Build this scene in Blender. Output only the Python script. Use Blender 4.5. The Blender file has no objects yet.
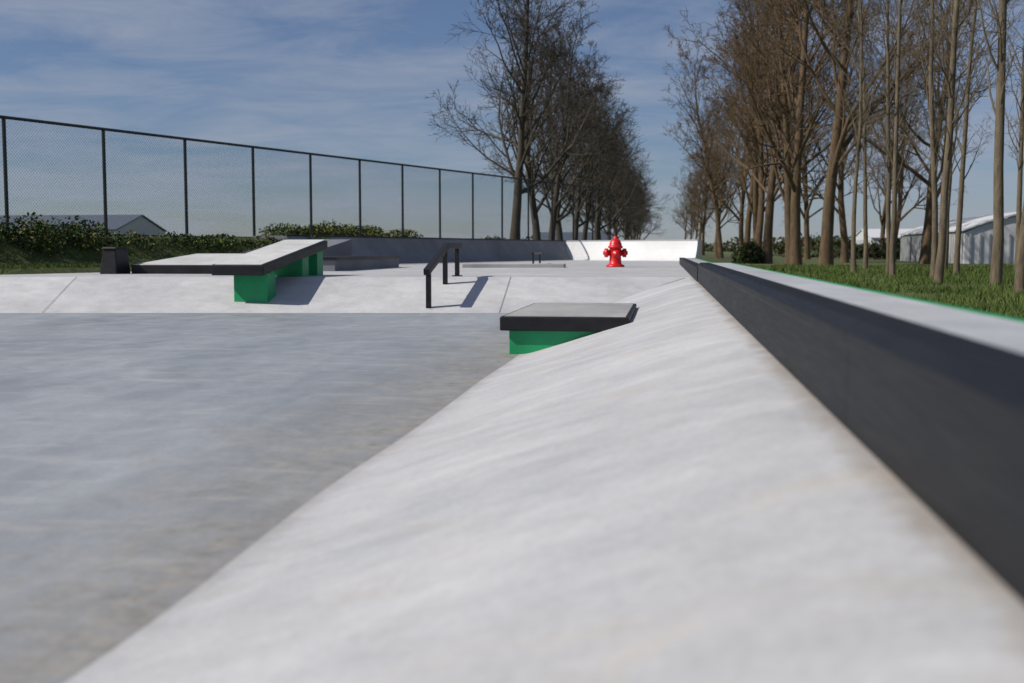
import bpy, math, random
from mathutils import Vector, Matrix, noise
R = math.radians
scene = bpy.context.scene
random.seed(7)

# ------------------------------------------------------------------ helpers
def link(o):
    scene.collection.objects.link(o); return o

def mesh_obj(name, V, F, mats, mi=None, smooth=False, parent=None):
    me = bpy.data.meshes.new(name)
    me.from_pydata([tuple(v) for v in V], [], F)
    for m in mats: me.materials.append(m)
    if mi: me.polygons.foreach_set('material_index', mi)
    if smooth: me.polygons.foreach_set('use_smooth', [True]*len(me.polygons))
    me.update()
    o = link(bpy.data.objects.new(name, me))
    if parent: o.parent = parent
    return o

def empty(name):
    return link(bpy.data.objects.new(name, None))

def bevel(o, w=0.01, seg=2):
    m = o.modifiers.new('bevel', 'BEVEL'); m.width = w; m.segments = seg; m.limit_method = 'ANGLE'
    return o

def hexa(name, b, t, mat, parent=None, bev=0.0):
    V = list(b)+list(t)
    F = [(3,2,1,0),(4,5,6,7),(0,1,5,4),(1,2,6,5),(2,3,7,6),(3,0,4,7)]
    o = mesh_obj(name, V, F, [mat], parent=parent)
    if bev: bevel(o, bev)
    return o

def box(name, x0,x1,y0,y1,z0,z1, mat, parent=None, bev=0.0):
    return hexa(name, [(x0,y0,z0),(x1,y0,z0),(x1,y1,z0),(x0,y1,z0)],
                [(x0,y0,z1),(x1,y0,z1),(x1,y1,z1),(x0,y1,z1)], mat, parent, bev)

def tube(V, F, pts, rads, n, M=None, mi=0):
    base = len(V); N = len(pts)
    for i,(p,r) in enumerate(zip(pts,rads)):
        d = (pts[min(i+1,N-1)]-pts[max(i-1,0)]).normalized()
        a = d.cross(Vector((0.31,0.87,0.12))).normalized()
        b = d.cross(a)
        for k in range(n):
            an = 2*math.pi*k/n
            V.append(p+(a*math.cos(an)+b*math.sin(an))*r)
    for i in range(N-1):
        for k in range(n):
            k2=(k+1)%n
            F.append((base+i*n+k, base+i*n+k2, base+(i+1)*n+k2, base+(i+1)*n+k))
            if M is not None: M.append(mi)
    if n>3 and M is None:
        F.append(tuple(base+k for k in range(n))[::-1]); F.append(tuple(base+(N-1)*n+k for k in range(n)))

# ------------------------------------------------------------------ materials
class NT:
    def __init__(s, name):
        s.m = bpy.data.materials.new(name); s.m.use_nodes = True
        s.t = s.m.node_tree; s.b = s.t.nodes['Principled BSDF']
        s.co = s.t.nodes.new('ShaderNodeTexCoord').outputs['Object']
    def n(s, typ, **k):
        nd = s.t.nodes.new(typ)
        for a,v in k.items(): setattr(nd,a,v)
        return nd
    def l(s,a,b): s.t.links.new(a,b)
    def mapping(s, scale=(1,1,1), rot=(0,0,0)):
        m = s.n('ShaderNodeMapping'); m.inputs['Scale'].default_value=scale; m.inputs['Rotation'].default_value=rot
        s.l(s.co, m.inputs['Vector']); return m.outputs[0]
    def noise(s, scale, det=6, rough=.6, vec=None, dist=0):
        nn = s.n('ShaderNodeTexNoise'); nn.inputs['Scale'].default_value=scale
        nn.inputs['Detail'].default_value=det; nn.inputs['Roughness'].default_value=rough
        nn.inputs['Distortion'].default_value=dist
        s.l(vec or s.co, nn.inputs['Vector']); return nn.outputs['Fac']
    def ramp(s, fac, stops):
        r = s.n('ShaderNodeValToRGB'); e = r.color_ramp.elements
        while len(e)<len(stops): e.new(.5)
        for el,(p,c) in zip(e,stops):
            el.position=p; el.color=(c,c,c,1) if isinstance(c,(int,float)) else (*c,1)
        s.l(fac, r.inputs[0]); return r.outputs[0]
    def mix(s, fac, a, b, mode='MIX'):
        m = s.n('ShaderNodeMix', data_type='RGBA', blend_type=mode)
        for sock,v in ((m.inputs[0],fac),(m.inputs[6],a),(m.inputs[7],b)):
            if hasattr(v,'is_linked'): s.l(v,sock)
            elif isinstance(v,(int,float)): sock.default_value=v
            else: sock.default_value=(*v,1)
        return m.outputs[2]
    def math(s, op, a, b=0., c=None, clamp=False):
        m = s.n('ShaderNodeMath', operation=op, use_clamp=clamp)
        for i,v in enumerate((a,b,c)):
            if v is None: continue
            if hasattr(v,'is_linked'): s.l(v,m.inputs[i])
            else: m.inputs[i].default_value=v
        return m.outputs[0]
    def xyz(s):
        x = s.n('ShaderNodeSeparateXYZ'); s.l(s.co, x.inputs[0]); return x.outputs
    def bump(s, h, strength=.2, dist=.02):
        b = s.n('ShaderNodeBump'); b.inputs['Strength'].default_value=strength; b.inputs['Distance'].default_value=dist
        s.l(h, b.inputs['Height']); s.l(b.outputs[0], s.b.inputs['Normal'])
    def col(s, c):
        if hasattr(c,'is_linked'): s.l(c, s.b.inputs['Base Color'])
        else: s.b.inputs['Base Color'].default_value=(*c,1)
    def rough(s, v):
        if hasattr(v,'is_linked'): s.l(v, s.b.inputs['Roughness'])
        else: s.b.inputs['Roughness'].default_value=v

def concrete(name, dark, light, stain, rough=(.55,.8), streak=(1,1,1), dirt=None, stain_amt=.5, rot=0, con=1.0, bmp=.25):
    t = NT(name)
    v = t.mapping(streak,(0,0,rot))
    a = t.noise(.45, 9, .66, v, .7)
    mid=[(x+y)/2 for x,y in zip(dark,light)]
    c = t.ramp(a, [(.34,dark),(.5,mid),(.64,light)])
    b = t.noise(3.2, 9, .72, v, .4)
    c = t.mix(.5*con, c, t.ramp(b, [(.36,(.36,.36,.36)),(.5,(.5,.5,.5)),(.64,(.64,.64,.64))]), 'OVERLAY')
    f = t.noise(38, 6, .75)
    c = t.mix(.35, c, t.ramp(f, [(.35,(.38,.38,.38)),(.65,(.62,.62,.62))]), 'OVERLAY')
    st = t.ramp(t.noise(1.3, 8, .74, t.mapping(streak,(0,0,rot+1.1)), 1.0), [(.53,0),(.70,stain_amt)])
    c = t.mix(st, c, stain)
    if dirt: c = dirt(t, c)
    t.col(c)
    t.rough(t.ramp(b, [(.3,rough[0]),(.7,rough[1])]))
    h = t.math('ADD', t.math('MULTIPLY', b, .6), t.math('MULTIPLY', f, .2))
    t.bump(h, bmp, .015)
    return t.m

def floor_dirt(t, c):
    x = t.xyz()
    # pale trowel / tyre scuffs
    sc = t.ramp(t.noise(2.4, 9, .7, t.mapping((.5,1.6,1),(0,0,.2)), .6), [(.53,0),(.66,.45)])
    c = t.mix(sc, c, (.46,.455,.44))
    n = t.noise(1.6, 8, .72, None, 1.0)
    d = t.math('ADD', x[0], t.math('MULTIPLY', n, -2.2))
    f = t.ramp(t.math('MULTIPLY_ADD', d, 1/3.0, 1.48, clamp=True), [(.30,0),(.58,.5),(.76,.9)])
    n2 = t.ramp(t.noise(6, 9, .78, None, .7), [(.36,.3),(.6,1)])
    f = t.math('MULTIPLY', f, n2)
    tan = t.ramp(t.noise(9,7,.75), [(.35,(.16,.135,.10)),(.62,(.37,.32,.25))])
    return t.mix(f, c, tan)
def bank_dirt(t, c):
    x = t.xyz()
    n = t.noise(3.5, 8, .75, None, .8)
    d = t.math('ADD', x[0], t.math('MULTIPLY_ADD', n, .22, -.11))
    f = t.ramp(t.math('MULTIPLY_ADD', d, 1/2.0, .7, clamp=True), [(.0,.45),(.07,0),(.895,0),(.93,.6)])
    c = t.mix(f, c, (.22,.17,.12))
    o = t.ramp(t.noise(1.1, 6, .7, t.mapping((.7,1,1),(0,0,.5)), .8), [(.56,0),(.70,.38)])
    return t.mix(o, c, (.50,.40,.27))

M_floor = concrete('floor_concrete', (.215,.235,.255), (.325,.345,.365), (.23,.235,.245), (.42,.62), (1,.5,1), floor_dirt, .42, .15, .8, .18)
M_bank  = concrete('bank_concrete', (.375,.382,.395), (.50,.50,.505), (.42,.37,.30), (.65,.88), (.8,1.3,1), bank_dirt, .35, .5, .6)
M_bank2 = concrete('far_bank_concrete', (.43,.43,.44), (.55,.55,.55), (.42,.37,.31), (.6,.85), (1,1,1), None, .3, 0, .6)
M_plat  = concrete('platform_concrete', (.38,.38,.39), (.50,.50,.50), (.36,.33,.28), (.5,.8), (1,1,1), None, .4, 0, .6)
M_white = concrete('white_concrete', (.60,.60,.60), (.70,.70,.69), (.52,.49,.44), (.6,.85), (1,1,1), None, .2, 0,.35, .1)
M_slab  = concrete('ledge_slab_concrete', (.34,.355,.375), (.45,.46,.47), (.36,.33,.29), (.5,.8), (1,.5,1), None, .35, 0,.6)
M_grey  = concrete('grey_concrete', (.13,.135,.155), (.20,.21,.23), (.20,.185,.17), (.6,.85), (1,1,1), None, .4, 0,.7, .12)
M_top   = concrete('ledge_top_concrete', (.30,.295,.285), (.42,.41,.39), (.27,.24,.21), (.5,.8), (1,1,1), None, .4, 0,.7)
M_toplt = concrete('pad_top_concrete', (.50,.495,.48), (.64,.635,.62), (.40,.36,.31), (.5,.8), (1,1,1), None, .3, 0,.5)

def steel(name, c0, c1, r0, r1, metal=.6, spec=.5):
    t = NT(name)
    a = t.noise(3, 8, .7, t.mapping((1,.25,2)), .4)
    sc = t.noise(40, 5, .7, t.mapping((1,.08,3)))
    t.col(t.mix(t.ramp(a,[(.35,0),(.65,1)]), c0, c1))
    t.rough(t.ramp(t.math('MULTIPLY_ADD', sc, .5, t.math('MULTIPLY',a,.5)), [(.35,r0),(.65,r1)]))
    t.b.inputs['Metallic'].default_value=metal
    t.b.inputs['Specular IOR Level'].default_value=spec
    t.bump(sc,.15,.004); return t.m
M_steel = steel('black_steel', (.005,.0055,.007), (.014,.0155,.019), .42, .62, .0, .2)
M_dark  = steel('dark_painted_steel', (.007,.007,.009), (.015,.015,.018), .4, .6, .0, .3)

def paint(name, c, r=.5, var=.3):
    t = NT(name); a = t.noise(4, 7, .7)
    t.col(t.mix(t.ramp(a,[(.3,0),(.75,1)]), [x*(1-var) for x in c], c)); t.rough(r)
    t.bump(t.noise(30,5,.6),.15,.005); return t.m
M_green = paint('green_paint', (.008,.34,.12), .5)
M_red   = paint('red_paint', (.68,.010,.014), .38, .2)
M_fence = paint('fence_steel', (.012,.016,.016), .5)
M_whitew= paint('white_cladding', (.62,.63,.64), .6, .12)
M_rib   = paint('cladding_seam', (.40,.41,.42), .6, .12)
M_roof  = paint('blue_grey_roofing', (.10,.12,.155), .55, .2)
M_glass = paint('dark_glazing', (.03,.035,.04), .15, .2)
M_joint = paint('joint_sealant',(.16,.16,.165),.8)

def bark(name, c0, c1, c2):
    t = NT(name); a = t.noise(9, 8, .75, t.mapping((1,1,.25)), .5); b = t.noise(1.3,5,.6)
    c = t.mix(t.ramp(a,[(.36,0),(.64,1)]), c0, c1)
    t.col(t.mix(t.ramp(b,[(.45,0),(.7,.6)]), c, c2)); t.rough(.9); t.bump(a,.8,.04); return t.m
M_barkd = bark('dark_bark', (.035,.028,.022), (.085,.068,.050), (.065,.062,.04))
M_barkb = bark('brown_bark', (.060,.038,.020), (.155,.098,.050), (.095,.075,.036))
M_barkl = bark('pale_bark', (.080,.060,.038), (.20,.155,.10), (.13,.115,.065))
def leafmat(name, cols, sc=3, rough=.7):
    t = NT(name); a = t.noise(sc, 4, .8)
    n = len(cols); t.col(t.ramp(a, [(.3+.4*i/(n-1), c) for i,c in enumerate(cols)])); t.rough(rough)
    t.b.inputs['Specular IOR Level'].default_value=.2
    return t.m
M_bud   = leafmat('catkins_brown', [(.11,.058,.020),(.20,.125,.042),(.17,.14,.048)], 1.2)
M_leaf  = leafmat('hedge_leaves', [(.012,.032,.008),(.03,.065,.016),(.08,.11,.028)], 1.4)
M_leafy = leafmat('yellow_shrub_leaves', [(.08,.11,.02),(.24,.22,.03),(.12,.14,.02)], 1.8)
M_brush = leafmat('brushwood', [(.03,.03,.015),(.075,.06,.03),(.05,.065,.02)], .8)
M_blade = leafmat('grass_blades', [(.040,.066,.012),(.072,.112,.022),(.14,.16,.045)], .9)

def grassmat():
    t = NT('grass_ground')
    a = t.noise(.25,8,.7); b = t.noise(6,8,.8)
    c = t.mix(t.ramp(a,[(.35,0),(.65,1)]), (.05,.078,.016), (.10,.125,.034))
    c = t.mix(t.ramp(b,[(.4,0),(.75,.6)]), c, (.115,.095,.05))
    t.col(c); t.rough(.95); t.bump(b,.7,.08); return t.m
M_grass = grassmat()

# ------------------------------------------------------------------ terrain
def Xf(y): return -13.7+(y-26.3)*.278          # fence line
def lerp(a,b,t): return a+(b-a)*max(0,min(1,t))
def H(x,y):
    s = x-Xf(y)
    far = .15
    if x > .5:
        right = lerp(-.1,.3,(x-.5)/.45)
        right = right + .05*noise.noise(Vector((x*.4,y*.4,0)))*min(1,max(0,x-1))
    else: right=None
    left = lerp(1.3,-.1,(s-.9)/2.1)
    if 18.5 < y < 30.5 and s>1.2:
        k = min(1,(y-18.5)/1.5,(30.5-y)/1.5)
        left = lerp(left, max(left, lerp(.62,-.1,(s-3.3)/.6)), k)
    if s < -5: left = lerp(1.3,far,(-5-s)/6)
    if y > 60: left = lerp(left, far, (y-60)/10)
    if right is not None and y<57: h = right
    elif y>=57 : h = max(left, far)
    else: h = left
    return h
xs = [-3000,-1500,-700,-350,-200,-120,-80,-60,-50]+[-40+.5*i for i in range(161)]+[45,55,70,100,160,250,500,1200,3000]
ys = [-400,-100,-40,-20]+[-10+1.0*i for i in range(91)]+[85,95,110,130,160,220,320,500,900,1800,4000]
V=[];F=[]
for y in ys:
    for x in xs: V.append((x,y,H(x,y)))
nx=len(xs)
for j in range(len(ys)-1):
    for i in range(nx-1):
        F.append((j*nx+i,j*nx+i+1,(j+1)*nx+i+1,(j+1)*nx+i))
mesh_obj('ground', V,F,[M_grass],smooth=True)

# ------------------------------------------------------------------ skatepark
BX0,BX1 = -1.33,.46
def yb(x): return 17.45+.134*x
def yt(x): return 19.5+.134*x
PH=.5
mesh_obj('skatepark_floor',[(-15.2,-6,0),(-1.25,-6,0),(-1.25,yb(-1.25)+.05,0),(-15.2,yb(-15.2)+.05,0)],[(0,1,2,3)],[M_floor])
def strip(name,p,q,w,z,mat,parent=None):
    p=Vector((*p,0));q=Vector((*q,0));d=(q-p).normalized();n=Vector((-d.y,d.x,0))*w/2
    return mesh_obj(name,[(p-n)+Vector((0,0,z)),(q-n)+Vector((0,0,z)),(q+n)+Vector((0,0,z)),(p+n)+Vector((0,0,z))],[(0,1,2,3)],[mat],parent=parent)
js=empty('expansion_joints')
strip('joint_0',(-9.6,10.2),(-6.4,yb(-6.4)),.010,.004,M_joint,js)
prof=[(0,0.0),(.06,.004),(.14,.022),(.25,.055),(.5,.135),(.8,.232),(1.1,.325),(1.4,.415),(1.6,.468),(1.70,.488),(1.77,.50),(1.82,.5005)]
V=[];F=[]
rows=60
for j in range(rows+1):
    for (dx,z) in prof:
        x=BX0+dx
        ff=z/PH
        yend=(yb(x)+(yt(x)-yb(x))*ff)
        y=-3+(yend+3)*j/rows
        wob=.035*noise.noise(Vector((y*.55,z*2,9))) if z<.05 else 0
        V.append((x+wob,y,z+.010*noise.noise(Vector((x*1.3,y*.7,3)))*(1 if 0.1<dx<1.7 else 0)+.002))
n=len(prof)
for j in range(rows):
    for i in range(n-1):
        F.append((j*n+i,j*n+i+1,(j+1)*n+i+1,(j+1)*n+i))
mesh_obj('concrete_bank',V,F,[M_bank],smooth=True)
V=[];F=[];cols=50
for j,(dx,z) in enumerate(prof):
    ff=z/PH
    for i in range(cols+1):
        xe=BX0+dx
        x=-15.2+(xe+15.2)*i/cols
        V.append((x, yb(x)+(yt(x)-yb(x))*ff if z>0 else yb(x), z+.002+(.008*noise.noise(Vector((x*.9,z*3,5))) if 0.02<z<.48 else 0)))
for j in range(n-1):
    for i in range(cols):
        a=j*(cols+1)+i
        F.append((a,a+1,a+cols+2,a+cols+1))
mesh_obj('concrete_bank',V,F,[M_bank2],smooth=True)
def slopejoint(x0,x1,k):
    A=Vector((x0,yb(x0),.012));B=Vector((x1,yt(x1),PH+.012));w=Vector((.004,0,0))
    mesh_obj('slope_joint_%d'%k,[A-w,A+w,B+w,B-w],[(0,1,2,3)],[M_joint],parent=js)
slopejoint(-9.4,-9.9,0); slopejoint(-2.5,-2.6,1)
mesh_obj('skatepark_platform',[(-15.2,yt(-15.2),PH),(.5,yt(.5),PH),(1.0,yt(.5)+.1,PH),(1.3,50,PH),(-2,56,PH),(Xf(56)+2.0,56,PH),(Xf(20)+2.2,20,PH)],[(0,1,2,3,4,5,6)],[M_plat])

# long black steel ledge beside camera
L=empty('steel_edged_ledge')
y0,y1=-3.0,16.6
box('ledge_body',.50,.90,y0,y1,-.15,.772,M_top,L)
def extrude(name, prof, y0,y1, mat, parent, segs=1, bev=.004):
    V=[];F=[];n=len(prof)
    for k in range(segs+1):
        y=y0+(y1-y0)*k/segs
        V+= [(px,y,pz) for px,pz in prof]
    for k in range(segs):
        for i in range(n):
            F.append((k*n+i,k*n+(i+1)%n,(k+1)*n+(i+1)%n,(k+1)*n+i))
    F.append(tuple(range(n))[::-1]); F.append(tuple(segs*n+i for i in range(n)))
    o=mesh_obj(name,V,F,[mat],parent=parent)
    if bev: bevel(o,bev)
    return o
sp=[(.465,.44),(.497,.44),(.497,.76),(.62,.7755),(.62,.780),(.50,.780),(.458,.752),(.458,.722),(.467,.714)]
k=0; y=y0
while y<y1-.1:
    ye=min(y+3.0,y1)
    extrude('steel_edge_%d'%k,sp[::-1],y+.002,ye-.002,M_steel,L); y=ye;k+=1
box('green_edge',.90,.945,y0,y1,-.15,.776,M_green,L)
box('slab_inlay',.62,.90,y0,y1,.7725,.7765,M_slab,L)
L2=empty('steel_edged_ledge')
box('ledge_body',.52,.90,16.75,38,.3,.70,M_top,L2)
box('steel_edge',.455,.62,16.7,38.05,.47,.71,M_steel,L2,.01)
box('green_edge',.90,.945,16.7,38,.0,.705,M_green,L2)

# box ledge built into side bank
B=empty('skate_box')
box('green_base',-1.42,-.35,10.36,12.95,-.05,.225,M_green,B,.008)
box('steel_fascia',-1.50,-.32,10.3,13.02,.222,.352,M_dark,B,.012)
box('concrete_top',-1.465,-.35,10.34,12.98,.346,.358,M_top,B,.003)

# slanted ledge
S=empty('slanted_ledge')
def sl(name,x0,x1,yA,yB,zA0,zA1,zB0,zB1,mat,bev=.01):
    return hexa(name,[(x0,yA,zA0),(x1,yA,zA0),(x1,yB,zB0),(x0,yB,zB0)],[(x0,yA,zA1),(x1,yA,zA1),(x1,yB,zB1),(x0,yB,zB1)],mat,S,bev)
sl('steel_frame',-6.98,-6.14,16.9,20.3,.565,.725,.985,1.135,M_dark,.012)
sl('concrete_top',-6.94,-6.18,16.94,20.26,.73,.74,1.135,1.148,M_toplt,.003)
box('leg_front',-6.72,-6.17,17.15,17.55,-.05,.60,M_green,S,.01)
hexa('leg_back',[(-6.8,19.0,.3),(-6.2,19.0,.3),(-6.2,19.35,.3),(-6.8,19.35,.3)],[(-6.8,19.0,.82),(-6.2,19.0,.82),(-6.2,19.35,.86),(-6.8,19.35,.86)],M_green,S,.01)
hexa('leg_end',[(-6.8,19.85,.4),(-6.2,19.85,.4),(-6.2,20.2,.4),(-6.8,20.2,.4)],[(-6.8,19.85,.92),(-6.2,19.85,.92),(-6.2,20.2,.95),(-6.8,20.2,.95)],M_green,S,.01)

# grind rail
G=empty('grind_rail')
def sqbar(name,p,q,w,mat,parent):
    p=Vector(p);q=Vector(q);d=(q-p).normalized()
    side=d.cross(Vector((0,1,0)) if abs(d.z)>.9 else Vector((0,0,1))).normalized()*w/2
    up=side.cross(d).normalized()*w/2
    V=[p-side-up,p+side-up,p+side+up,p-side+up,q-side-up,q+side-up,q+side+up,q-side+up]
    F=[(0,1,2,3),(7,6,5,4),(0,4,5,1),(1,5,6,2),(2,6,7,3),(3,7,4,0)]
    return bevel(mesh_obj(name,V,F,[mat],parent=parent),.006)
sqbar('rail_slope',(-3.62,17.1,.62),(-3.62,18.75,1.03),.095,M_dark,G)
sqbar('rail_flat',(-3.62,18.73,1.03),(-3.62,19.9,1.03),.095,M_dark,G)
for k,(y,zb,zt) in enumerate(((17.25,.0,.64),(18.6,.28,.97),(19.7,.45,1.0))):
    sqbar('post_%d'%k,(-3.62,y,zb),(-3.62,y,zt),.075,M_dark,G)
    zz={0:.04,1:.36,2:.505}[k]
    box('base_plate_%d'%k,-3.70,-3.54,y-.08,y+.08,zz-.03,zz+.012,M_dark,G)

P=empty('manual_pad')
hexa('pad_steel_edge',[(-10.25,20.9,.45),(-8.6,20.9,.45),(-8.6,24,.45),(-10.25,24,.45)],[(-10.25,20.9,.67),(-8.6,20.9,.67),(-8.6,24,.87),(-10.25,24,.87)],M_dark,P,.01)
hexa('pad_top',[(-10.22,20.93,.66),(-8.63,20.93,.66),(-8.63,23.97,.86),(-10.22,23.97,.86)],[(-10.22,20.93,.682),(-8.63,20.93,.682),(-8.63,23.97,.882),(-10.22,23.97,.882)],M_toplt,P,.004)
Q=empty('curb_ledge')
hexa('steel_end',[(-10.76,20.6,.45),(-10.40,20.6,.45),(-10.40,21.2,.45),(-10.76,21.2,.45)],[(-10.70,20.66,1.0),(-10.44,20.66,1.0),(-10.44,21.15,.98),(-10.70,21.15,.98)],M_dark,Q,.02)
hexa('cap',[(-10.72,20.63,.985),(-10.42,20.63,.985),(-10.42,21.17,.97),(-10.72,21.17,.97)],[(-10.70,20.66,1.02),(-10.44,20.66,1.02),(-10.44,21.14,1.0),(-10.70,21.14,1.0)],M_dark,Q,.006)
K=empty('kicker_ramp')
hexa('ramp_body',[(-11.0,26.0,.45),(-9.2,26.0,.45),(-8.4,30,.45),(-10.2,30,.45)],[(-11.0,26.0,.60),(-9.2,26.0,.60),(-8.4,30,1.25),(-10.2,30,1.25)],M_grey,K,.01)
LL=empty('low_ledge')
box('ledge_body',-8.0,-7.1,24,30,.45,.80,M_grey,LL,.01)
box('ledge_edge',-8.05,-7.05,23.95,30.05,.74,.80+.012,M_dark,LL,.006)
L3=empty('low_ledge')
hexa('ledge_body',[(-5.2,29,.45),(-2.6,29.4,.45),(-2.6,30,.45),(-5.2,29.6,.45)],[(-5.2,29,.60),(-2.6,29.4,.60),(-2.6,30,.60),(-5.2,29.6,.60)],M_top,L3,.01)
L4=empty('grind_rail')
sqbar('rail_bar',(-4.3,37,.85),(-4.3,39.4,.85),.07,M_dark,L4)
for k,y in enumerate((37.2,39.2)): sqbar('post_%d'%k,(-4.3,y,.48),(-4.3,y,.84),.06,M_dark,L4)

def quarter(name, A, Bp, inward, h, depth, mat, back=1.2, cm=None):
    A=Vector((*A,0));Bp=Vector((*Bp,0));inw=Vector((*inward,0)).normalized()
    pr=[]
    for i in range(9):
        a=i/8*R(62)
        pr.append((math.sin(a)/math.sin(R(62))*depth,(1-math.cos(a))/(1-math.cos(R(62)))*h))
    pr.append((depth+back,h)); pr.append((depth+back,-.6)); pr.append((0,-.6))
    V=[];F=[];n=len(pr)
    for P0 in (A,Bp):
        for d,z in pr:
            p=P0-inw*d; V.append((p.x,p.y,PH+z))
    for i in range(n): F.append((i,(i+1)%n,n+(i+1)%n,n+i))
    F.append(tuple(range(n))); F.append(tuple(n+i for i in range(n))[::-1])
    e=empty(name)
    mesh_obj('ramp_surface',V,F,[mat],parent=e)
    VV=[];FF=[]
    a=A-inw*depth;b=Bp-inw*depth
    tube(VV,FF,[Vector((a.x,a.y,PH+h+.01)),Vector((b.x,b.y,PH+h+.01))],[.025,.025],8)
    mesh_obj('coping',VV,FF,[cm or M_dark],parent=e)
    return e
quarter('quarter_pipe',(Xf(31.5)+2.3,31.5),(Xf(52.6)+2.6,52.6),(.963,-.268),.87,.9,M_grey)
quarter('quarter_pipe',(-4.75,52.0),(1.15,48.0),(-.25,-1),.86,.8,M_white,.8,M_rib)

# fire hydrant
HY=empty('fire_hydrant')
def lathe(name,prof,n,mat,parent,mtx=Matrix.Identity(4)):
    V=[];F=[]
    for r,z in prof:
        for k in range(n):
            a=2*math.pi*k/n; V.append(mtx@Vector((r*math.cos(a),r*math.sin(a),z)))
    for i in range(len(prof)-1):
        for k in range(n):
            F.append((i*n+k,i*n+(k+1)%n,(i+1)*n+(k+1)%n,(i+1)*n+k))
    F.append(tuple(range(n))[::-1]);F.append(tuple((len(prof)-1)*n+k for k in range(n)))
    o=mesh_obj(name,V,F,[mat],parent=parent)
    o.data.polygons.foreach_set('use_smooth',[len(p.vertices)==4 for p in o.data.polygons])
    return o
lathe('barrel',[(.25,0),(.25,.05),(.19,.07),(.165,.10),(.155,.30),(.16,.50),(.20,.51),(.20,.56),(.175,.57),(.165,.63),(.135,.70),(.085,.75),(.05,.77),(.05,.82),(.03,.83)],20,M_red,HY)
for sgn,nm in ((1,'side_outlet_r'),(-1,'side_outlet_l')):
    lathe(nm,[(.085,.08),(.085,.20),(.12,.205),(.12,.29),(.055,.295),(.055,.33),(.02,.335)],14,M_red,HY,Matrix.Translation((0,0,.38))@Matrix.Rotation(sgn*R(90),4,'Y'))
lathe('front_outlet',[(.09,.08),(.09,.19),(.12,.195),(.12,.25),(.05,.255),(.05,.29)],14,M_red,HY,Matrix.Translation((0,0,.34))@Matrix.Rotation(R(90),4,'X'))
HY.location=(-1.34,30.9,PH+.002); HY.rotation_euler=(0,0,R(12))

# ------------------------------------------------------------------ chain-link fence
FE=empty('chain_link_fence')
u=Vector((.278,1,0)).normalized()
P0=Vector((-13.7,26.3,0))
def ftop(d): return 3.90+.011*d
V=[];F=[]
d0=-15; DE=39.6
d=-15.0
while d<=DE+.5:
    p=P0+u*(d+.08)
    tube(V,F,[Vector((p.x,p.y,.9)),Vector((p.x,p.y,ftop(d)))],[.042,.042],8)
    d+=3.03
mesh_obj('posts',V,F,[M_fence],parent=FE)
V=[];F=[]
a=P0+u*d0;b=P0+u*DE
tube(V,F,[Vector((a.x,a.y,ftop(d0))),Vector((b.x,b.y,ftop(DE)))],[.036,.036],6)
tube(V,F,[Vector((a.x,a.y,1.33)),Vector((b.x,b.y,1.33))],[.015,.015],6)
mesh_obj('rails',V,F,[M_fence],parent=FE)
V=[];F=[]
nrm=Vector((u.y,-u.x,0))
hgt=2.62
def wire(p,q):
    o=nrm*.003; w=Vector((0,0,.0026)); b=len(V)
    V.extend([p-w,p+w,p+o,q-w,q+w,q+o])
    F.extend([(b,b+1,b+4,b+3),(b+1,b+2,b+5,b+4),(b+2,b,b+3,b+5)])
x=d0-hgt
while x<DE:
    for sg in (1,-1):
        s0=x if sg>0 else x+hgt; s1=x+hgt if sg>0 else x
        def clipend(sv,zv,so,zo):
            if sv<d0: t=(d0-sv)/(so-sv); return d0,zv+(zo-zv)*t
            if sv>DE: t=(DE-sv)/(so-sv); return DE,zv+(zo-zv)*t
            return sv,zv
        A_=clipend(s0,1.3,s1,1.3+hgt);B_=clipend(s1,1.3+hgt,s0,1.3)
        kk=lambda s,z: z+ (z-1.3)/hgt*(ftop(s)-1.3-hgt)
        pa=P0+u*A_[0];pb=P0+u*B_[0]
        wire(Vector((pa.x,pa.y,kk(*A_))),Vector((pb.x,pb.y,kk(*B_))))
    x+=.085
mesh_obj('wire_mesh',V,F,[M_fence],parent=FE)

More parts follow.
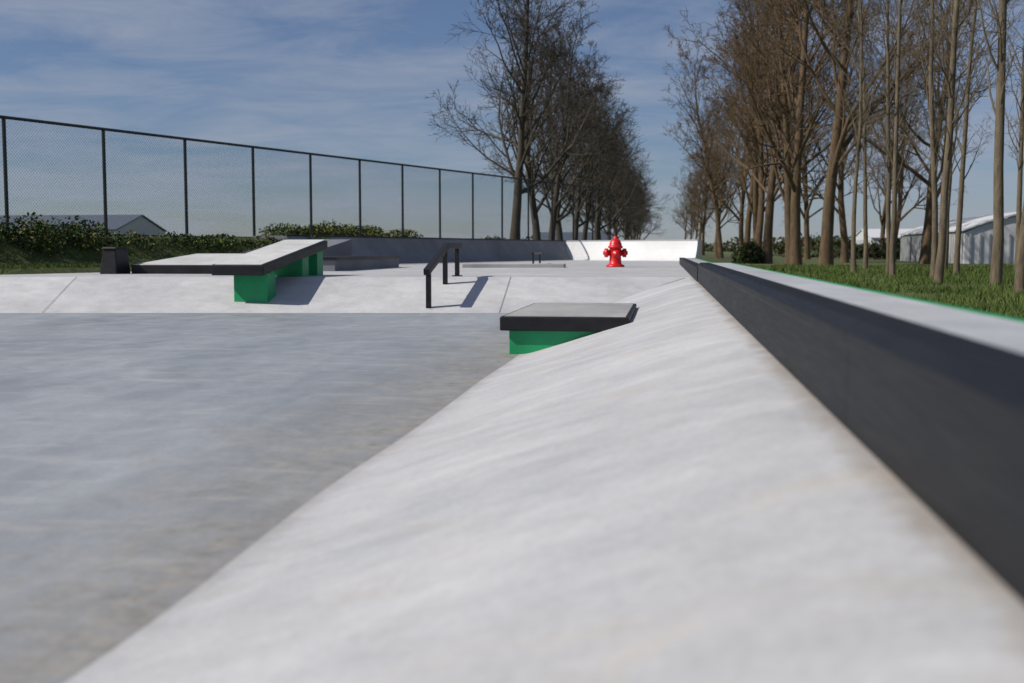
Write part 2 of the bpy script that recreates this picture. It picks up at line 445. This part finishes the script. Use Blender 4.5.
# ------------------------------------------------------------------ trees
def make_tree(seed,height,r0,first,limb_len,counts,up,buds=0,mats=None,kind='spread',minr=.008,angs=(30,62)):
    rng=random.Random(seed)
    V=[];F=[];M=[]
    def path(p,d,Ln,segs,wander,trop):
        pts=[p.copy()]; dd=d.copy()
        for i in range(segs):
            dd=(dd+Vector((rng.gauss(0,wander),rng.gauss(0,wander),rng.gauss(0,wander)+trop))).normalized()
            p=p+dd*(Ln/segs); pts.append(p.copy())
        return pts
    def at(pts,t):
        f=t*(len(pts)-1);i=min(int(f),len(pts)-2);return pts[i].lerp(pts[i+1],f-i),(pts[i+1]-pts[i]).normalized()
    def side(d,ang):
        a=d.cross(Vector((rng.gauss(0,1),rng.gauss(0,1),rng.gauss(0,1)))).normalized()
        return (d*math.cos(ang)+a*math.sin(ang)).normalized()
    def branch(p,d,Ln,r,lev):
        segs=[0,5,4,3,2][lev]
        pts=path(p,d,Ln,segs,[0,.13,.16,.18,.2][lev],[0,up,up*.8,up*.5,.04][lev])
        rad=[max(minr*.6,r*(1-.82*i/segs)) for i in range(segs+1)]
        tube(V,F,pts,rad,[0,6,4,3,3][lev],M,0)
        if lev==4:
            for b in range(buds):
                q,_=at(pts,rng.uniform(.2,1)); s=rng.uniform(.018,.036)
                q=q+Vector((rng.gauss(0,.05),rng.gauss(0,.05),rng.gauss(0,.05)))
                a=Vector((rng.gauss(0,.5),rng.gauss(0,.5),rng.gauss(0,1))).normalized()*s
                c=a.cross(Vector((rng.gauss(0,1),rng.gauss(0,1),rng.gauss(0,1)))).normalized()*s*.5
                n0=len(V);V.extend([q-a,q+c,q+a,q-c]);F.append((n0,n0+1,n0+2,n0+3));M.append(1)
            return
        for k in range(counts[lev]):
            t=rng.uniform(.22,1.0)
            q,dd=at(pts,t)
            branch(q,side(dd,R(rng.uniform(22,58))),Ln*rng.uniform(.32,.6)*(1.1-.4*t),max(minr,r*(1-.8*t)*.62),lev+1)
    tp=path(Vector((0,0,-.3)),Vector((0,0,1)),height,12,.045,.12)
    tr=[r0*(1.25 if i==0 else 1)*(1-.9*(i/12)**.9)+.01 for i in range(13)]
    tube(V,F,tp,tr,9,M,0)
    for k in range(counts[0]):
        t=first+(1-first)*((k+rng.random())/counts[0])
        q,dd=at(tp,min(t,.99))
        rel=(t-first)/(1-first)
        if kind=='spread':
            Ln=limb_len*(1.0-.62*rel)*rng.uniform(.75,1.2); ang=R(rng.uniform(*angs)-14*rel)
        else:
            Ln=limb_len*(.55+.9*math.sin(math.pi*min(1,rel*.9+.1)))*rng.uniform(.7,1.2)*.8; ang=R(rng.uniform(22,48))
        rr=r0*(1-.85*t)*rng.uniform(.35,.6)
        if kind!='spread': rr*=.75
        branch(q,side(Vector((0,0,1)),ang),Ln,max(.02 if kind=='spread' else .009,rr),1)
    me=bpy.data.meshes.new('tree_mesh_%d'%seed)
    me.from_pydata([tuple(v) for v in V],[],F)
    for m in mats: me.materials.append(m)
    me.polygons.foreach_set('material_index',M)
    me.polygons.foreach_set('use_smooth',[m==0 for m in M])
    me.update(); return me
def put(me,name,x,y,s=1,rz=None,z=None,sw=1.0,lean=.02):
    o=link(bpy.data.objects.new(name,me)); o.location=(x,y,(H(x,y) if z is None else z)-.02)
    o.rotation_euler=(random.gauss(0,lean),random.gauss(0,lean),random.uniform(0,6.28) if rz is None else rz)
    o.scale=(s*sw*random.uniform(.95,1.05),s*sw*random.uniform(.95,1.05),s)
    return o
left=[make_tree(11+i,15.0,.25,.16,6.4,(26,8,6,3),.10,0,[M_barkd,M_bud],minr=.014,angs=(30,66)) for i in range(2)]
bigr=[make_tree(31+i,19,.27,.17,6.8,(27,7,6,4),.10,2,[M_barkb,M_bud],minr=.013) for i in range(3)]
thin=[make_tree(51+i,13.5,.078,.20,2.0,(30,6,4,2),.12,0,[M_barkl,M_bud],kind='pole',minr=.005) for i in range(3)]

yy=58; k=0
while yy<330:
    put(left[k%2],'bare_tree',-7.5+random.uniform(-.5,.5),yy,random.uniform(.95,1.08)*(1+.0006*(yy-59)),sw=1.08); k+=1; yy+=8.5+yy*.02
for k,yy in enumerate((45,51,58,64,72,80,90,101,114,130,150,172,200,235,280,330)):
    put(bigr[k%3],'poplar_tree',5.7+random.uniform(-.5,.8),yy,random.uniform(.9,1.05),sw=.95)
for k,(x,y) in enumerate(((11.5,76),(13,60),(12,100),(16,84),(20,110))):
    put(bigr[(k+1)%3],'poplar_tree',x,y,random.uniform(.8,.95))
for k,(x,y,s) in enumerate(((5.35,18.2,.95),(5.9,21.5,1.1),(5.2,22.9,.95),(5.8,25.9,.85),(5.5,28.8,.85),(6.2,33,.9),(5.5,34.5,.85),(6.4,38,.9),(8.3,24.5,1),(9.4,29,1.0),(10.2,35,1),(9.3,40,1),(11.5,31,1),(7.4,30.5,.9))):
    put(thin[k%3],'young_poplar_tree',x,y,s,lean=.018)

# ------------------------------------------------------------------ leaf masses
def leafmass(name,blobs,n,size,mats,split=None,seed=1,stretch=1):
    rng=random.Random(seed);V=[];F=[];M=[]
    vol=[b[3]*b[4]*b[5] for b in blobs];tot=sum(vol)
    for b,v in zip(blobs,vol):
        for i in range(int(n*v/tot)):
            d=Vector((rng.gauss(0,1),rng.gauss(0,1),rng.gauss(0,1))).normalized()
            rad=rng.random()**.35*(1+.35*noise.noise(d*2.3+Vector(b[:3])))
            c=Vector((b[0]+d.x*b[3]*rad,b[1]+d.y*b[4]*rad,b[2]+d.z*b[5]*rad))
            s=size*rng.uniform(.5,1.3)
            a=Vector((rng.gauss(0,1),rng.gauss(0,1),rng.gauss(0,1))).normalized()*s
            e=a.cross(Vector((rng.gauss(0,1),rng.gauss(0,1),rng.gauss(0,1)))).normalized()*s*.55
            k=len(V);V.extend([c-a,c+e,c+a*stretch,c-e]);F.append((k,k+1,k+2,k+3))
            M.append(rng.choice(split) if split else 0)
    return mesh_obj(name,V,F,mats,M)
rb=random.Random(5)
bl=[]
for d in [x*.8 for x in range(-22,12)]:
    p=P0+u*d+nrm*rb.uniform(.5,1.1)
    h=rb.uniform(.12,.5)*(1.25 if d<-1 else .6)
    bl.append((p.x,p.y,1.12,rb.uniform(.6,1.0),rb.uniform(.5,.9),h))
leafmass('hedge',bl,50000,.045,[M_leaf,M_leafy,M_brush],[0,0,0,0,0,0,0,2,2,1],2)
bl=[]
for d in (9.8,10.5,11.3,12.2,13,13.8,14.6,15.3,16.4):
    p=P0+u*d-nrm*rb.uniform(.6,1.4); bl.append((p.x,p.y,1.45,rb.uniform(.5,.9),.7,rb.uniform(.22,.6)))
leafmass('flowering_shrub',bl,13000,.05,[M_leafy,M_leaf],[0,1,1],3)
bl=[(4.6,64,.6,.7,1.0,.8),(5.0,70,.6,1.0,1.0,.7)]
leafmass('shrub',bl,5000,.10,[M_leaf,M_brush],[0,1],4)
bl=[]
for i in range(70):
    bl.append((rb.uniform(16,60),rb.uniform(95,170),.7,rb.uniform(2,5),rb.uniform(2,5),rb.uniform(.5,1.5)))
leafmass('undergrowth',bl,26000,.28,[M_brush,M_leaf],[0,0,1],6)
bl=[]
for i in range(160):
    x=-520+i*6.8+rb.uniform(-3,3)
    bl.append((x,rb.uniform(480,560),2.0,rb.uniform(6,12),rb.uniform(4,9),rb.uniform(2.0,6.0)))
leafmass('distant_treeline',bl,60000,.9,[M_brush,M_leaf],[0,0,1],8)

rng=random.Random(9);V=[];F=[];M=[]
def blade(x,y,h,w):
    z=H(x,y)-.01; a=rng.uniform(0,6.28); dx,dy=math.cos(a)*w,math.sin(a)*w
    lx,ly=rng.gauss(0,.35)*h,rng.gauss(0,.35)*h
    k=len(V);V.extend([(x-dx,y-dy,z),(x+dx,y+dy,z),(x+lx,y+ly,z+h)]);F.append((k,k+1,k+2));M.append(0)
for i in range(100000):
    y=2+rng.random()**1.6*45; x=1.0+rng.random()**1.2*(2+y*.35)
    nz=noise.noise(Vector((x*.8,y*.5,1)))
    if nz<-.2 and rng.random()<.7: continue
    blade(x,y,rng.uniform(.03,.10)*(1+1.0*max(0,nz))*(1+y*.012),.004+.0003*y)
for i in range(26000):
    d=rng.uniform(-8,5); s=rng.uniform(.9,3.2); p=P0+u*d+nrm*s
    blade(p.x,p.y,rng.uniform(.03,.10),.010)
mesh_obj('grass',V,F,[M_blade],M)

# ------------------------------------------------------------------ buildings
def barn(name,x0,x1,y0,y1,eave,ridge,axis,wall,roof,ribs=0,arch=False):
    e=empty(name)
    if axis=='x': w0,w1,l0,l1=y0,y1,x0,x1
    else: w0,w1,l0,l1=x0,x1,y0,y1
    mid=(w0+w1)/2
    if arch:
        top=[(w0+(w1-w0)*i/12,eave+(ridge-eave)*math.sin(math.pi*i/12)**.8) for i in range(13)]
    else: top=[(w0,eave),(mid,ridge),(w1,eave)]
    def P(w,l,z): return (l,w,z) if axis=='x' else (w,l,z)
    V=[]
    for l in (l0,l1):
        V+= [P(w0,l,0)]+[P(w,l,z) for w,z in top]+[P(w1,l,0)]
    n=len(top)+2
    F=[tuple(range(n)),tuple(range(n,2*n))[::-1],(0,n,n+1,1),(n-2,n-1,2*n-1,2*n-2)]
    mesh_obj('walls',V,F,[wall],parent=e)
    V=[];F=[]
    for l in (l0-.15,l1+.15):
        V+=[P(w+(-.15 if i==0 else .15 if i==len(top)-1 else 0),l,z+.06) for i,(w,z) in enumerate(top)]
        V+=[P(w+(-.15 if i==0 else .15 if i==len(top)-1 else 0),l,z+.16) for i,(w,z) in enumerate(top)]
    m=len(top)
    for i in range(m-1):
        F+=[(i,i+1,2*m+i+1,2*m+i),(m+i,m+i+1,3*m+i+1,3*m+i),(i,i+1,m+i+1,m+i),(2*m+i,2*m+i+1,3*m+i+1,3*m+i)]
    F+=[(0,m,3*m,2*m),(m-1,2*m-1,4*m-1,3*m-1)]
    mesh_obj('roof',V,F,[roof],parent=e)
    if ribs:
        V=[];F=[]
        def addbox(c,hx,hy,z0,z1):
            k=len(V)
            V.extend([(c[0]-hx,c[1]-hy,z0),(c[0]+hx,c[1]-hy,z0),(c[0]+hx,c[1]+hy,z0),(c[0]-hx,c[1]+hy,z0),(c[0]-hx,c[1]-hy,z1),(c[0]+hx,c[1]-hy,z1),(c[0]+hx,c[1]+hy,z1),(c[0]-hx,c[1]+hy,z1)])
            F.extend([tuple(k+q for q in f) for f in [(3,2,1,0),(4,5,6,7),(0,1,5,4),(1,2,6,5),(2,3,7,6),(3,0,4,7)]])
        x=x0+.3
        while x<x1: addbox((x,y0-.04),.05,.05,.1,eave-.1); x+=ribs
        y=y0+.3
        while y<y1: addbox((x0-.04,y),.05,.05,.1,eave-.1); y+=ribs
        mesh_obj('cladding_ribs',V,F,[M_rib],parent=e)
    return e
b1=barn('farm_shed',-96,-57.5,114,126,3.0,4.7,'x',M_whitew,M_roof)
for k in range(5): box('window_%d'%k,-92+7*k,-89+7*k,113.9,113.96,1.2,2.4,M_glass,b1)
b2=barn('storage_barn',17.4,30,70,88,2.0,3.3,'y',M_whitew,M_whitew,.55,True)
b3=barn('storage_barn',26,48,150,165,2.4,3.6,'x',M_whitew,M_whitew,1.2)
b4=barn('farm_shed',-30,-12,260,280,3,5,'x',M_whitew,M_roof)

# ------------------------------------------------------------------ light
el=R(42); az_x,az_y=-.93,-.37
w=bpy.data.worlds.new('World'); scene.world=w; w.use_nodes=True
t=w.node_tree; bg=t.nodes['Background']
sky=t.nodes.new('ShaderNodeTexSky'); sky.sky_type='NISHITA'; sky.sun_disc=False
sky.sun_elevation=el; sky.sun_rotation=math.atan2(az_x,az_y)
sky.air_density=1.0; sky.dust_density=.2; sky.ozone_density=3.0
tc=t.nodes.new('ShaderNodeTexCoord'); sx=t.nodes.new('ShaderNodeSeparateXYZ'); t.links.new(tc.outputs['Generated'],sx.inputs[0])
def wm(op,a,b):
    m=t.nodes.new('ShaderNodeMath');m.operation=op
    for i,v in enumerate((a,b)):
        if hasattr(v,'is_linked'): t.links.new(v,m.inputs[i])
        else: m.inputs[i].default_value=v
    return m.outputs[0]
den=wm('ADD',wm('MAXIMUM',sx.outputs[2],0.0),.10)
cb=t.nodes.new('ShaderNodeCombineXYZ')
t.links.new(wm('DIVIDE',sx.outputs[0],den),cb.inputs[0]); t.links.new(wm('DIVIDE',sx.outputs[1],den),cb.inputs[1])
def wnoise(sc,rot,scale,det,rg,dist):
    mp=t.nodes.new('ShaderNodeMapping'); mp.inputs['Rotation'].default_value=(0,0,R(rot)); mp.inputs['Scale'].default_value=scale
    t.links.new(cb.outputs[0],mp.inputs[0])
    n1=t.nodes.new('ShaderNodeTexNoise'); n1.inputs['Scale'].default_value=sc;n1.inputs['Detail'].default_value=det;n1.inputs['Roughness'].default_value=rg;n1.inputs['Distortion'].default_value=dist
    t.links.new(mp.outputs[0],n1.inputs['Vector']); return n1.outputs['Fac']
big=wnoise(.6,-12,(.8,1.1,1),4,.5,.4)
fine=wnoise(1.8,-20,(.9,1.3,1),10,.64,.5)
cl=wm('ADD',wm('MULTIPLY',big,.5),wm('MULTIPLY',fine,.5))
cr=t.nodes.new('ShaderNodeValToRGB'); cr.color_ramp.elements[0].position=.42; cr.color_ramp.elements[1].position=.62
cr.color_ramp.elements[0].color=(.10,.10,.10,1); cr.color_ramp.elements[1].color=(.85,.85,.85,1)
t.links.new(cl,cr.inputs[0])
tint=t.nodes.new('ShaderNodeMix'); tint.data_type='RGBA'; tint.blend_type='MULTIPLY'; tint.inputs[0].default_value=1
t.links.new(sky.outputs[0],tint.inputs[6]); tint.inputs[7].default_value=(.78,.86,1.08,1)
mx=t.nodes.new('ShaderNodeMix'); mx.data_type='RGBA'
t.links.new(cr.outputs[0],mx.inputs[0]); t.links.new(tint.outputs[2],mx.inputs[6]); mx.inputs[7].default_value=(5.2,5.9,7.4,1)
t.links.new(mx.outputs[2],bg.inputs[0]); bg.inputs[1].default_value=.060

sd=bpy.data.lights.new('sun','SUN'); sd.energy=4.5; sd.angle=R(.55); sd.color=(1,.945,.87)
so=link(bpy.data.objects.new('sun',sd))
dv=Vector((az_x*math.cos(el),az_y*math.cos(el),math.sin(el)))
so.rotation_euler=dv.to_track_quat('Z','Y').to_euler()

cd=bpy.data.cameras.new('camera'); cd.lens=40; cd.sensor_width=36; cd.clip_start=.05; cd.clip_end=6000
cd.dof.use_dof=True; cd.dof.focus_distance=14; cd.dof.aperture_fstop=2.0
co=link(bpy.data.objects.new('camera',cd)); co.location=(0,0,.96); co.rotation_euler=(R(90-4.6),0,R(7.66))
scene.camera=co
scene.view_settings.view_transform='Standard'; scene.view_settings.look='None'; scene.view_settings.exposure=0
